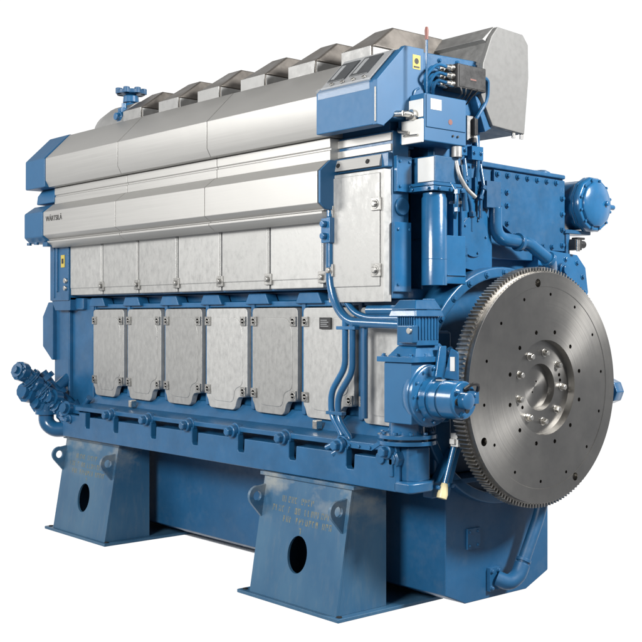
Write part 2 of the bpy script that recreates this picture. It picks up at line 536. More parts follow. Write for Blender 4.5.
m.build("bed_corner", 'blue', E, .012)
for x in PX + [.245]:
    m = MB(); m.lathe((x, .172, .965), (0, -1, 0), [(-.02, .052), (.012, .052)], 22)
    m.lathe((x, .16, .965), (0, -1, 0), [(0, .042), (.03, .042), (.036, .036)], 20)
    m.lathe((x, .125, .965), (0, -1, 0), [(0, .03), (.03, .03), (.036, .024)], 6, .4)
    m.build("bed_bolt", 'blue', E, .003)
for x in (-2.66, -.53):
    m = MB(); m.box(x, x + .04, .26, .31, 1.02, 1.075); m.build("nut_block", 'steel', E, .006)

# --- crankcase
m = MB()
m.box(-3.62, .05, .41, 1.70, .78, 1.80)
m.build("crankcase", 'blue', E, .01)
CX0, CP = -3.297, .5215                         # crankcase cover pitch
for k in range(8):
    x = CX0 + CP * k - .048; m = MB()
    m.prism([(x, 1.09), (x + .036, 1.09), (x + .036, 1.80), (x, 1.80)], 'y', .35, .42)
    m.build("crankcase_rib", 'blue', E, .006)
m = MB(); m.box(-3.32, .1, .36, .42, 1.762, 1.80)
for k in range(7):
    x = CX0 + CP * k
    m.prism([(x - .09, 1.78), (x + .17, 1.78), (x + .13, 1.85), (x - .05, 1.85)], 'y', .33, .42)
m.build("gallery_ledge", 'blue', E, .008)


def cover_clamp(p, r=.026):
    c = MB(); p = Vector(p)
    c.box(p.x - r * 1.1, p.x + r * 1.1, p.y - .010, p.y + .004, p.z - r * 1.15, p.z + r * 1.15)
    c.lathe(p + Vector((0, -.010, 0)), (0, -1, 0), [(0, r * .95), (.003, r * .9), (.003, r * .62), (-.002, r * .60)], 18)
    c.box(p.x - r * .55, p.x + r * .55, p.y - .016, p.y - .008, p.z - r * .2, p.z + r * .2)
    return c


def crank_cover(x, w=.465, z0=1.08, z1=1.755):
    h = z1 - z0
    def rr(pts, r=.030):                        # rounded outline
        out = []; n = len(pts)
        for i in range(n):
            a, b, c = Vector(pts[i - 1]), Vector(pts[i]), Vector(pts[(i + 1) % n])
            d0, d1 = (a - b), (c - b); f = min(r, d0.length * .45, d1.length * .45)
            s0, s1 = b + d0.normalized() * f, b + d1.normalized() * f
            for t in (0, .33, .67, 1): out.append(tuple(s0 * (1 - t) ** 2 + b * 2 * t * (1 - t) + s1 * t * t))
        return out
    o = [(x, z0 + .075), (x + .018, z0 + .055), (x + .036, z0), (x + w - .14, z0 - .004), (x + w - .105, z0 + .085), (x + w, z0 + .088), (x + w, z1), (x, z1)]
    m = MB(); m.prism(rr(o), 'y', .325, .37)
    i = [(x + .05, z0 + .13), (x + .085, z0 + .05), (x + w - .15, z0 + .045), (x + w - .135, z0 + .14), (x + w - .05, z0 + .16), (x + w - .05, z1 - .14), (x + w - .10, z1 - .06), (x + .09, z1 - .06), (x + .05, z1 - .14)]
    m.prism(rr(i, .06), 'y', .3215, .33)
    c = m.build("crankcase_cover", 'cast', E, .007, 3)
    for px_, pz in ((x + .026, z1 - .085), (x + w - .034, z1 - .085), (x + .026, z0 + .125), (x + w - .034, z0 + .125)):
        cover_clamp((px_, .322, pz)).build("cover_clamp", 'clamp', c, .005)
    return c


c0 = crank_cover(CX0)
for k in range(1, 7): cc = copy_to(c0, (CP * k, 0, 0))
m = MB(); m.box(CX0 + 5 * CP + .17, CX0 + 5 * CP + .275, .308, .317, 1.625, 1.695)
m.build("name_plate", 'black', E, .002)
m = MB()
for k in range(4): m.box(CX0 + 5 * CP + .182, CX0 + 5 * CP + .255 - .014 * (k % 2), .3072, .3082, 1.64 + .012 * k, 1.644 + .012 * k)
m.build("plate_print", 'bezel', E, 0)

# --- far-end columns
m = MB()
m.box(-3.66, -3.32, .335, 1.6, .97, 1.845)
m.box(-3.66, -3.42, .30, .40, 1.755, 1.85)
m.box(-3.92, -3.66, .305, 1.5, .97, 1.80)
m.build("end_column", 'blue', E, .012)
m = MB()
m.box(-3.86, -3.545, .235, 1.5, 1.83, 2.36)
m.prism([(-3.86, 1.83), (-3.86, 1.86), (-3.545, 1.86), (-3.545, 1.75), (-3.80, 1.75)], 'y', .25, 1.2)
m.prism([(-3.90, 1.34), (-4.06, 1.45), (-4.06, 1.70), (-3.96, 1.82), (-3.88, 1.82), (-3.88, 1.34)], 'y', .27, .60)
m.box(-3.74, -3.715, .222, .24, 1.9, 2.34); m.box(-3.79, -3.775, .226, .24, 1.85, 2.34)
m.build("end_bracket", 'blue', E, .012)
m = MB(); m.box(-3.66, -3.60, .230, .2345, 2.10, 2.20); m.build("caution_label", 'yellow', E, 0)
m = MB(); m.box(-3.645, -3.615, .228, .2295, 2.13, 2.17); m.build("label_print", 'ink', E, 0)
m = MB(); m.lathe((-3.575, .235, 1.99), (0, -1, 0), [(0, .022), (.02, .022)], 12); m.lathe((-3.58, .235, 1.93), (0, -1, 0), [(0, .02), (.02, .02)], 12)
m.build("plug", 'steel', E, .003)

# --- camshaft gallery and its covers
m = MB(); m.box(-3.55, -.36, .285, 1.60, 1.862, 2.42); m.box(-3.5, .1, .43, 1.65, 1.80, 1.862)
m.build("camshaft_gallery", 'blue', E, .008)
UX0, UP = -3.535, .5225


def cam_cover(x, w=.503):
    m = MB(); m.box(x, x + w, .252, .285, 1.872, 2.345)
    m.box(x + .006, x + w - .006, .245, .258, 1.925, 2.34)
    c = m.build("camshaft_cover", 'cast', E, .014, 4)
    return c


u0 = cam_cover(UX0)
for z in (1.935, 2.30):
    q = MB(); q.box(UX0 + .475, UX0 + .545, .236, .25, z - .035, z + .035)
    q.lathe((UX0 + .51, .236, z), (0, -1, 0), [(0, .019), (.014, .019), (.018, .014)], 6)
    q.build("cover_clamp", 'clamp', u0, .008, 3)
for k in range(1, 6): copy_to(u0, (UP * k, 0, 0))

# --- side cowls: satin profile, three lengths
SEAM = [-3.715, -2.575, -1.435, -.292]
UPPER = [(.36, 3.20), (.335, 3.195), (.12, 2.982), (.12, 2.805), (.150, 2.752), (.20, 2.750), (.36, 2.750)]
BAND = [(.40, 2.745), (.200, 2.745), (.200, 2.690), (.208, 2.686), (.208, 2.676), (.200, 2.672), (.200, 2.615), (.40, 2.615)]
LOWER = [(.40, 2.612), (.185, 2.612), (.10, 2.545), (.10, 2.358), (.150, 2.325), (.150, 2.318), (.40, 2.318)]
LIP = [(.40, 2.314), (.135, 2.314), (.135, 2.300), (.185, 2.262), (.40, 2.262)]
G = .0035
for a, b in zip(SEAM, SEAM[1:]):
    for nm, pf in (("upper_cowl", UPPER), ("cowl_band", BAND), ("lower_cowl", LOWER)):
        m = MB(); m.prism(pf, 'x', a + G, b - G); o = m.build(nm, 'anod', E, .003)
        if nm == "lower_cowl" and a == SEAM[0]:
            text_mesh("WÄRTSILÄ", .058, "maker_lettering", 'ink', o, (-3.665, .0985, 2.468), (R(90), 0, 0), font_scale=.98)
    m = MB(); m.prism(LIP, 'x', a + G, b - G); m.build("cowl_lip", 'anod', E, .002)
m = MB()
m.prism([(.37, 3.17), (.37, 2.27), (.42, 2.27), (.42, 3.17)], 'x', -3.70, -.30); m.build("cowl_backing", 'dark', E, 0)
# far blue end caps following the cowl profile, cut back along the slope
m = MB()


def cap(pf, x1, depth):                        # mitred: leans away towards the far end
    a = [m.bm.verts.new((x1, y, z)) for y, z in pf]
    b = [m.bm.verts.new((x1 - depth, y, z)) for y, z in pf]
    n = len(pf); fs = [m.bm.faces.new(a), m.bm.faces.new(b[::-1])]
    for i in range(n): fs.append(m.bm.faces.new((a[i], b[i], b[(i + 1) % n], a[(i + 1) % n])))
    bmesh.ops.recalc_face_normals(m.bm, faces=fs)


cap([(.90, 3.205), (.34, 3.205), (.114, 2.985), (.114, 2.752), (.90, 2.752)], -3.719, .345)
cap([(.90, 2.752), (.235, 2.752), (.195, 2.70), (.185, 2.63), (.9, 2.61)], -3.705, .30)
cap([(.90, 2.612), (.185, 2.612), (.094, 2.548), (.094, 2.350), (.145, 2.305), (.90, 2.305)], -3.719, .325)
m.build("cowl_end_cap", 'sheet', E, .010)
m = MB(); m.lathe((-3.85, .11, 2.308), (0, 0, -1), [(0, .02), (.02, .02)], 10); m.lathe((-3.98, .11, 2.308), (0, 0, -1), [(0, .02), (.02, .02)], 10)
m.box(-3.78, -3.70, .13, .30, 2.27, 2.305)
m.build("cap_screw", 'blue', E, 0)
# blue end of the lower cowl
m = MB(); m.prism([(.30, 2.612), (.185, 2.612), (.105, 2.545), (.105, 2.36), (.15, 2.325), (.30, 2.325)], 'x', -.290, -.272); m.build("cowl_end_plate", 'sheet', E, .002)

# --- cylinder head covers: zinc front, stained sloping roof
def head_cover(x, w=.262):
    t_ = .046
    root = MB()
    root.prism([(x, .385), (x + w, .385), (x + w, 1.04), (x, 1.04)], 'z', 3.10, 3.284)
    o = root.build("head_cover", 'hot', E, .006)
    q = MB()
    q.hexa([(x - .004, .382, 3.2845), (x + w + .004, .382, 3.2845), (x + w + .004, 1.04, 3.2845), (x - .004, 1.04, 3.2845),
            (x + t_, .605, 3.437), (x + w - t_, .605, 3.437), (x + w - t_, 1.04, 3.437), (x + t_, 1.04, 3.437)])
    q.build("cover_roof", 'hot', o, .010, 3)
    f = MB(); f.box(x + .004, x + w - .004, .374, .385, 3.12, 3.286); f.box(x + w, x + w + .008, .388, 1.0, 3.12, 3.280)
    f.build("front_sheet", 'zinc', o, .008, 3)
    return o


h0 = head_cover(-2.93)
for k in range(1, 6): copy_to(h0, (.5065 * k, 0, 0))
m = MB(); m.box(-3.3, -.2, .62, 1.25, 3.0, 3.30); m.build("exhaust_trunk", 'hot', E, .02)
# rounded exhaust end and vent valve at the far end
m = MB(); m.lathe((-2.95, .62, 3.16), (-1, 0, 0), [(0, .24), (.35, .24), (.5, .21), (.60, .14), (.64, .05), (.645, 0)], 32); m.build("exhaust_end", 'zinc', E, 0)
m = MB(); m.tube([(-3.08, .60, 3.15), (-3.08, .60, 3.30), (-3.15, .58, 3.36), (-3.15, .58, 3.42)], .035, 14)
m.lathe((-3.15, .58, 3.37), (0, 0, 1), [(0, .075), (.03, .06)], 20); m.lathe((-3.15, .58, 3.41), (0, 0, 1), [(0, .065), (.05, .06), (.07, .03), (.10, .03)], 20)
vv = m.build("vent_valve", 'blue', E, .004)
m = MB()
for k in range(7):
    a = 2 * math.pi * k / 7; m.lathe((-3.15 + .10 * math.cos(a), .58 + .10 * math.sin(a), 3.475), (0, 0, 1), [(0, .026), (.045, .026)], 12)
m.lathe((-3.15, .58, 3.475), (0, 0, 1), [(0, .115), (.03, .115)], 28)
m.build("valve_handwheel", 'sump', vv, .004)
m = MB(); m.lathe((-3.02, .42, 3.26), (0, -1, 0), [(-.06, .045), (.03, .045), (.03, .03), (.06, .03)], 14); m.box(-3.05, -2.99, .40, .48, 3.1, 3.33); m.lathe((-3.02, .44, 3.33), (0, 0, 1), [(0, .02), (.04, .02)], 10); m.build("vent_cock", 'gloss', E, .004)

# --- turbocharger air casing
poly = [(.975, 3.36), (1.03, 3.425), (1.265, 3.415), (1.315, 3.36), (1.32, 3.16), (1.28, 2.81), (.985, 2.83), (.885, 3.0), (.90, 3.19)]
m = MB(); m.prism(poly, 'x', .235, .27)
t0 = m.build("turbocharger_casing", 'grey', E, .006)
m = MB(); m.prism([(y + (.012 if y < 1.1 else -.012), z) for y, z in poly], 'x', -.55, .235)
m.prism([(.93, 3.34), (1.03, 3.43), (1.06, 3.43), (1.06, 3.3)], 'x', -.55, .236)
m.build("casing_shell", 'zinc', t0, .004)
m = MB()
for y, z in ((1.2, 2.80), (1.275, 2.80)): m.lathe((.25, y, z + .012), (0, 0, -1), [(0, .012), (.03, .012)], 10)
m.build("casing_screw", 'steel', t0, 0)
m = MB(); m.prism([(.84, 3.02), (.92, 2.95), (1.0, 2.82), (.94, 2.79)], 'x', .06, .25); m.build("casing_bracket", 'blue', E, .006)

# --- instrument box on the near corner
bx0, bx1 = -.286, .228
prof = [(.085, 2.748), (.085, 2.985), (.295, 3.195), (.60, 3.20), (.60, 2.80), (.20, 2.80), (.17, 2.748)]
m = MB(); m.prism(prof, 'x', bx0, bx1 - .035)
ib = m.build("instrument_box", 'sheet', E, .006)
m = MB(); m.prism([(.080, 2.745), (.080, 2.99), (.295, 3.206), (.445, 3.208), (.445, 2.90), (.205, 2.80), (.13, 2.742)], 'x', bx1 - .034, bx1)
m.build("box_end_plate", 'sheet', ib, .004)
# gauge panel on the 45 degree slope
d = Vector((0, .7071, .7071)); nrm = Vector((0, -.7071, .7071)); base = Vector((0, .085, 2.985))


def slope_box(mb, x0, x1, s0, s1, h0, h1):
    pts = []
    for h in (h0, h1):
        for x, s_ in ((x0, s0), (x1, s0), (x1, s1), (x0, s1)):
            p = base + d * s_ + nrm * h; pts.append((x, p.y, p.z))
    mb.hexa(pts)


m = MB(); slope_box(m, bx0 + .03, bx1 - .07, .02, .285, .001, .012)
gp = m.build("gauge_panel", 'bezel', ib, .003)
m = MB(); slope_box(m, bx0 + .05, bx0 + .20, .07, .25, .012, .018); m.build("display_window", 'display', gp, .003)
m = MB(); slope_box(m, bx0 + .23, bx1 - .13, .08, .26, .012, .018)
m.build("display_window", 'display', gp, .003)
m = MB(); slope_box(m, bx0 + .07, bx0 + .10, .09, .22, .018, .020); m.build("display_scale", 'bezel', gp, 0)
m = MB(); slope_box(m, bx0 + .25, bx0 + .28, .10, .24, .018, .020); m.build("display_scale", 'bezel', gp, 0)
m = MB(); slope_box(m, bx0 + .02, bx1 - .06, -.012, .014, .003, .02)
m.box(bx0 + .02, bx1 - .06, .079, .083, 2.945, 2.985)
m.build("panel_rim", 'clear', ib, .003)
m = MB()
for k in range(4):
    p = base + d * .035 + nrm * .012; m.lathe((bx0 + .12 + k * .09, p.y, p.z), nrm, [(0, .013), (.012, .013)], 12)
m.build("panel_knob", 'steel', ib, .002)
m = MB(); m.box(.2285, .2295, .355, .415, 3.085, 3.165); m.build("warning_label", 'yellow', ib, 0)
m = MB(); m.lathe((.2295, .385, 3.13), (1, 0, 0), [(0, .017), (.0006, .017)], 20); m.box(.2295, .2301, .362, .408, 3.092, 3.102); m.build("label_print", 'ink', ib, 0)
m = MB(); m.lathe((bx1 - .01, .076, 2.76), (0, 0, 1), [(0, .005), (.19, .005)], 10); m.build("corner_highlight", 'zinc', ib, .003)  # thin pale rod drawn as the highlight along the box corner

# --- near camshaft-drive housing with tall cover
m = MB(); m.box(-.36, .15, .275, .405, 1.80, 2.745); m.box(-.36, .10, .30, .50, 2.66, 2.83); m.box(-.40, -.30, .405, 1.0, 1.80, 2.75)
m.prism([(-.36, 1.80), (-.335, 1.80), (-.335, 2.62), (-.36, 2.62)], 'y', .235, .28)
m.box(-.335, .15, .24, .28, 2.535, 2.62)
m.build("drive_housing", 'blue', E, .008)
m = MB(); m.box(-.36, .148, .262, .29, 2.686, 2.730); m.box(-.36, .148, .262, .29, 2.628, 2.668); m.build("trim_band", 'anod', E, .002)
m = MB(); m.hexa([(-.345, .215, 2.545), (.10, .215, 2.545), (.10, .242, 2.545), (-.345, .242, 2.545), (-.345, .235, 2.612), (.10, .235, 2.612), (.10, .242, 2.612), (-.345, .242, 2.612)])
sp_ = m.build("trim_plate", 'anod', E, .003)
m = MB()
for x in (-.25, 0.0): m.lathe((x, .225, 2.578), (0, -1, .3), [(0, .014), (.006, .014)], 14)
m.build("trim_screw", 'dark', sp_, 0)
m = MB(); m.box(-.325, .142, .215, .275, 1.782, 2.525); m.prism([(-.30, 1.87), (.115, 1.87), (.115, 2.505), (-.30, 2.505)], 'y', .207, .216)
ec = m.build("drive_cover", 'cast', E, .012, 3)
for x, z in ((-.30, 2.31), (.09, 2.33), (-.30, 1.97), (.09, 1.96)):
    q = MB(); q.box(x - .034, x + .034, .196, .216, z - .036, z + .036); q.lathe((x, .197, z), (0, -1, 0), [(0, .02), (.014, .02), (.018, .015)], 6); q.lathe((x, .1965, z), (0, -1, 0), [(0, .028), (.004, .028)], 16)
    q.build("cover_clamp", 'clamp', ec, .006)
# details on the housing end face
m = MB(); m.lathe((.15, .345, 2.32), (1, 0, 0), [(0, .052), (.01, .052), (.014, .047)], 32); m.build("round_cap", 'blue', E, .004)
m = MB(); m.box(.15, .175, .285, .402, 2.40, 2.60); m.box(.15, .17, .27, .402, 1.84, 2.23)
for p in ((.175, .31, 2.57), (.175, .385, 2.57), (.175, .31, 2.43), (.175, .385, 2.43), (.17, .30, 2.19), (.17, .385, 2.19), (.17, .30, 1.88)): m.bolt(p, (1, 0, 0), .009, .008, False)
m.build("access_plate", 'gloss', E, .005)
m = MB(); m.box(-.345, -.265, .17, .24, 2.13, 2.28); m.lathe((-.305, .17, 2.24), (0, -1, 0), [(0, .02), (.03, .02)], 12); m.lathe((-.305, .17, 2.17), (0, -1, 0), [(0, .02), (.03, .02)], 12); m.lathe((-.30, .2, 2.28), (0, 0, 1), [(0, .025), (.05, .025)], 12)
m.build("pressure_switch", 'gloss', E, .006)

# --- gear casing: end body behind the flywheel
m = MB()
m.box(-.02, .16, .58, 1.0, 1.9, 3.19)
m.prism([(.445, 2.90), (.445, 3.20), (.95, 3.215), (.955, 2.60), (.56, 2.60), (.56, 2.90)], 'x', .14, .20)
m.build("end_casing", 'blue', E, .008)
m = MB()
arch = [(YC + .70 * math.cos(a), ZC + .70 * math.sin(a)) for a in [R(d) for d in range(0, 181, 8)]]
m.prism([(1.74, .78)] + arch + [(.40, 1.1), (.48, .78)], 'x', .02, .17)
m.lathe((.16, YC, ZC), (1, 0, 0), [(0, .70), (.15, .70), (.15, .635), (0, .635)], 72, ring=True)
m.prism([(.56, 1.80), (1.75, 1.80), (1.75, 2.15), (.56, 2.15)], 'x', -.10, .10)
gc = m.build("gear_casing", 'blue', E, .012)
bolts("casing_bolt", 'blue', gc, [(.312, YC + .668 * math.cos(a), ZC + .668 * math.sin(a)) for a in [R(8 + k * 13.6) for k in range(13)]], (1, 0, 0), .015, .012)
m = MB(); m.prism([(.66, 2.0), (.66, 2.25), (.70, 2.34), (.80, 2.40), (.92, 2.38), (1.01, 2.28), (1.03, 2.12), (1.03, 1.95)], 'x', .16, .225)
m.lathe((.225, .86, 2.17), (1, 0, 0), [(0, .12), (.012, .12)], 30)
for k in range(5): m.bolt((.237, .86 + .10 * math.cos(k * 1.25), 2.17 + .10 * math.sin(k * 1.25)), (1, 0, 0), .008, .007, False)
m.build("idler_cover", 'gloss', E, .01)
m = MB()
m.prism([(1.50, 1.80), (1.50, 2.13), (1.62, 2.12), (1.90, 2.10), (1.99, 2.02), (2.02, 1.86), (1.90, 1.66)], 'x', -.05, .20)
m.prism([(1.96, 1.92), (2.05, 1.80), (2.0, 1.74)], 'x', .0, .19)
for y, z in ((1.66, 2.08), (1.78, 2.07), (1.90, 2.05), (1.96, 1.96), (1.98, 1.86)): m.bolt((.20, y, z), (1, 0, 0), .014, .012)
m.lathe((.20, 1.73, 2.0), (1, 0, 0), [(0, .045), (.03, .045), (.03, .03), (.05, .03)], 18)
m.build("pump_drive_case", 'gloss', E, .012)
m = MB(); m.lathe((.20, 2.20, 1.20), (0, 1, 0), [(-.35, .055), (.02, .055), (.02, .085), (.10, .085), (.12, .07)], 8); m.build("drain_cock", 'gloss', E, .006)
m = MB(); m.box(.05, .20, 1.5, 1.80, .79, 1.6); m.build("casing_side", 'blue', E, .01)
# dark bell space left of the flywheel
m = MB(); m.box(.05, .30, .46, .60, .80, 1.62); m.build("casing_foot", 'blue', E, .02)

# --- charge air cooler
m = MB(); m.box(-.75, .16, 1.0, 1.81, 2.05, 2.60)
m.prism([(.985, 2.632), (1.80, 2.612), (1.80, 2.585), (.985, 2.60)], 'x', -.7, .185)
ac = m.build("charge_air_cooler", 'blue', E, .008)
m = MB(); m.prism([(1.10, 2.59), (1.795, 2.575), (1.795, 2.12), (1.42, 2.12), (1.10, 2.30)], 'x', .16, .182)
m.build("cooler_plate", 'blue', ac, .004)
pts = [(1.13 + .0955 * k, 2.565 - .0015 * k) for k in range(7)] + [(1.765, z) for z in (2.46, 2.36, 2.26, 2.16)] + [(1.66, 2.145), (1.57, 2.145), (1.48, 2.145)] + [(1.15, 2.46), (1.22, 2.46), (1.15, 2.38), (1.22, 2.38), (1.22, 2.27), (1.30, 2.20)]
bolts("cooler_bolt", 'gloss', ac, [(.184, y, z) for y, z in pts], (1, 0, 0), .0135, .014)
m = MB(); m.box(.17, .26, .945, 1.075, 2.345, 2.505); m.build("cooler_box", 'sump', ac, .004)
m = MB(); m.lathe((.05, 1.72, 2.59), (0, 0, 1), [(0, .06), (.045, .06), (.06, .03)], 16); m.lathe((.1, 1.60, 2.60), (0, .2, 1), [(0, .03), (.03, .03)], 10); m.build("lifting_boss", 'blue', ac, .004)
m = MB(); m.tube([(.245, 1.04, 2.35), (.245, 1.04, 2.17), (.26, 1.22, 2.155), (.28, 1.30, 2.15), (.30, 1.49, 2.045), (.24, 1.58, 2.0)], .040, 20, .09)
m.lathe((.262, 1.235, 2.152), (0, 1, -.03), [(-.014, .056), (.014, .056)], 22); m.lathe((.30, 1.475, 2.053), (0, .87, -.48), [(-.014, .05), (.014, .05)], 22)
m.build("water_pipe", 'gloss', E, .003)

# --- water pump / end drum at the right
oc = (.06, 2.015, 2.432)
m = MB(); m.lathe(oc, (1, 0, 0), [(-.25, .165), (.13, .165), (.13, .182), (.155, .182)], 12, .26)
m.lathe(oc, (1, 0, 0), [(.155, .182), (.185, .182), (.20, .172)], 12, .26)
wp = m.build("water_pump", 'gloss', E, .006)
m = MB(); m.lathe(oc, (1, 0, 0), [(.19, .15), (.215, .148), (.226, .135), (.232, .06), (.233, 0)], 12, .26); m.lathe((.292, 2.09, 2.44), (1, 0, 0), [(-.03, .018), (.018, .018)], 6)
m.build("pump_cover", 'gloss', wp, .003)
bolts("pump_bolt", 'gloss', wp, [(.262, 2.015 + .160 * math.cos(a), 2.432 + .160 * math.sin(a)) for a in [2 * math.pi * (k + .5) / 12 for k in range(12)]], (1, 0, 0), .010, .008, False)
m = MB(); m.lathe((.22, 2.18, 2.43), (0, 1, 0), [(0, .03), (.03, .03), (.03, .018), (.09, .018)], 12); m.build("pump_nipple", 'gloss', wp, .002)
m = MB(); m.box(.06, .20, 1.78, 2.05, 2.235, 2.262); m.box(.10, .19, 1.80, 1.84, 2.1, 2.24); m.build("pump_bracket", 'blue', E, .006)
m = MB(); m.box(.16, .24, 1.83, 1.90, 2.13, 2.20); m.lathe((.2, 1.92, 2.17), (0, 1, 0), [(0, .025), (.05, .025)], 12); m.box(.17, .22, 1.88, 1.96, 2.2, 2.215); m.build("sensor", 'black', E, .004)
m = MB(); m.box(.2405, .25, 1.835, 1.865, 2.12, 2.195); m.build("sensor_clip", 'steel', E, .002)

# --- control box stack on the end face
m = MB(); m.box(.13, .34, .335, .675, 2.668, 2.932)
cb = m.build("control_box", 'sheet', E, .007)
m = MB(); m.box(.3405, .346, .345, .665, 2.745, 2.925); m.build("box_lid", 'sheet', cb, .003)
m = MB(); m.box(.3465, .3475, .375, .462, 2.845, 2.905); m.build("name_plate", 'white', cb, 0)
m = MB(); m.lathe((.3465, .535, 2.79), (1, 0, 0), [(0, .016), (.001, .016)], 16); m.build("maker_badge", 'red', cb, 0)
m = MB()
for y in (.56, .60): m.bolt((.341, y, 2.715), (1, 0, 0), .007, .006, False)
m.build("lid_screw", 'ink', cb, 0)
m = MB(); m.box(.20, .332, .326, .334, 2.80, 2.90); m.box(.175, .335, .318, .334, 2.66, 2.79); m.build("side_plate_or_reflection", 'white', cb, .004)  # white plates standing for the blown-out reflection on the blue box side
m = MB(); m.lathe((.27, .325, 2.815), (0, -1, 0), [(0, .03), (.03, .03), (.03, .016), (.09, .016)], 14); m.tube([(.27, .24, 2.815), (.20, .22, 2.82), (.15, .26, 2.82)], .018, 10)
m.build("linkage_joint", 'steel', E, .003)
m = MB(); m.tube([(.24, .31, 2.72), (.18, .29, 2.73), (.16, .31, 2.75)], .009, 8); m.tube([(.20, .312, 2.705), (.31, .312, 2.70)], .006, 8); m.build("linkage_rod", 'steel', E, 0)
m = MB(); m.box(.14, .33, .43, .64, 2.45, 2.60)
ab = m.build("actuator_block", 'blue', E, .006)
m = MB(); m.box(.20, .322, .421, .430, 2.455, 2.592); m.build("side_plate_or_reflection", 'white', ab, .004)  # white plate painted in as the bright reflection on the block's blue side
m = MB(); m.box(.13, .36, .385, .66, 2.40, 2.425); m.box(.14, .35, .395, .65, 2.43, 2.447)
for p in ((.20, .386, 2.412), (.32, .386, 2.412)): m.bolt(p, (0, -1, 0), .01, .012, False)
for y in (.43, .52, .61): m.bolt((.361, y, 2.412), (1, 0, 0), .01, .01, False)
m.build("actuator_flange", 'gloss', E, .004)
m = MB(); m.lathe((.27, .485, 1.875), (0, 0, 1), [(0, .072), (.49, .072), (.50, .066), (.52, .066)], 32)
m.lathe((.27, .485, 2.02), (0, 0, 1), [(0, .0735), (.006, .0735)], 32)
m.build("oil_filter_cylinder", 'gloss', E, .003)
m = MB(); m.box(.16, .315, .53, .70, 1.885, 2.16); m.box(.16, .325, .535, .695, 1.93, 1.94)
m.build("filter_base", 'gloss', E, .008)
m = MB(); m.box(.19, .31, .60, .62, 2.12, 2.34); m.box(.19, .30, .68, .70, 2.10, 2.33); m.lathe((.25, .65, 2.10), (0, 0, 1), [(0, .038), (.24, .038), (.24, .05), (.262, .05)], 20); m.lathe((.25, .65, 2.10), (0, 0, -1), [(0, .05), (.02, .05), (.02, .03), (.06, .03)], 20)
m.build("filter_canister", 'gloss', E, .003)
m = MB(); m.box(.225, .30, .62, .70, 2.345, 2.362); m.build("canister_cap", 'zinc', E, .003)
m = MB(); m.tube([(.33, .60, 2.58), (.35, .60, 2.50), (.36, .66, 2.42), (.37, .72, 2.38)], .012, 10)
m.lathe((.335, .60, 2.60), (0, 0, -1), [(-.06, .03), (0, .03)], 12); m.build("fuel_hose", 'zinc', E, .002)
m = MB()
m.tube([(.345, .64, 2.56), (.345, .66, 2.30)], .016, 10); m.tube([(.22, .74, 2.64), (.23, .74, 2.25)], .014, 10); m.tube([(.21, .80, 2.62), (.22, .80, 2.44), (.23, .84, 2.36), (.23, .84, 2.2)], .012, 10)
m.tube([(.205, .90, 2.80), (.23, .90, 2.62), (.21, .90, 2.5)], .016, 10)
m.tube([(.23, .70, 2.50), (.24, .78, 2.50)], .010, 8)
for p in ((.23, .74, 2.52), (.23, .74, 2.40), (.235, .80, 2.46), (.235, .84, 2.30)): m.lathe(p, (0, 0, 1), [(-.014, .024), (.014, .024)], 6)
m.build("fuel_pipe", 'gloss', E, 0)
m = MB(); m.box(.16, .215, .68, .86, 2.45, 2.60); m.box(.16, .21, .70, .95, 2.14, 2.42); m.box(.16, .225, .88, .905, 2.3, 2.52)
for y in (.70, .84):
    for z in (2.47, 2.58): m.bolt((.215, y, z), (1, 0, 0), .008, .008, False)
for y in (.92,):
    for z in (2.34, 2.40, 2.46): m.lathe((.205, y, z), (1, 0, 0), [(0, .022), (.02, .022)], 12)
m.build("valve_block", 'gloss', E, .008)
m = MB(); m.box(.205, .235, .80, .885, 2.73, 2.875); m.build("terminal_plate", 'zinc', E, .003)
m = MB(); m.box(.236, .262, .835, .865, 2.76, 2.86); m.lathe((.25, .835, 2.745), (0, 0, -1), [(0, .02), (.03, .02)], 10); m.build("terminal_plug", 'black', E, .004)
for i, (y0, y1, z0, z1) in enumerate(((.70, .80, 2.64, 2.70), (.83, .93, 2.62, 2.70), (.70, .78, 2.02, 2.10))):
    m = MB(); m.box(.155, .235 + .01 * i, y0, y1, z0, z1)
    for y in (y0 + .02, y1 - .02): m.bolt((.235 + .01 * i, y, (z0 + z1) / 2), (1, 0, 0), .010, .010)
    m.build("pipe_bracket", 'gloss', E, .005)
for pts in ([(.34, .55, 2.45), (.37, .56, 2.40), (.37, .56, 2.30), (.30, .62, 2.26)], [(.23, .78, 2.62), (.25, .78, 2.5), (.25, .74, 2.44), (.25, .74, 2.2)],
            [(.22, .93, 2.60), (.25, .93, 2.46), (.25, .90, 2.40), (.25, .90, 2.28)]):
    m = MB(); m.tube(pts, .011, 10, .05)
    for p in (pts[1], pts[2]): m.lathe(p, Vector(pts[2]) - Vector(pts[1]), [(-.012, .018), (.012, .018)], 6)
    m.build("fuel_pipe", 'gloss', E, 0)
bolts("casing_screw", 'gloss', E, [(.202, y, z) for y, z in ((.60, 3.17), (.75, 3.18), (.90, 3.18), (.93, 3.05), (.93, 2.92), (.93, 2.66), (.50, 2.95))], (1, 0, 0), .010, .010)
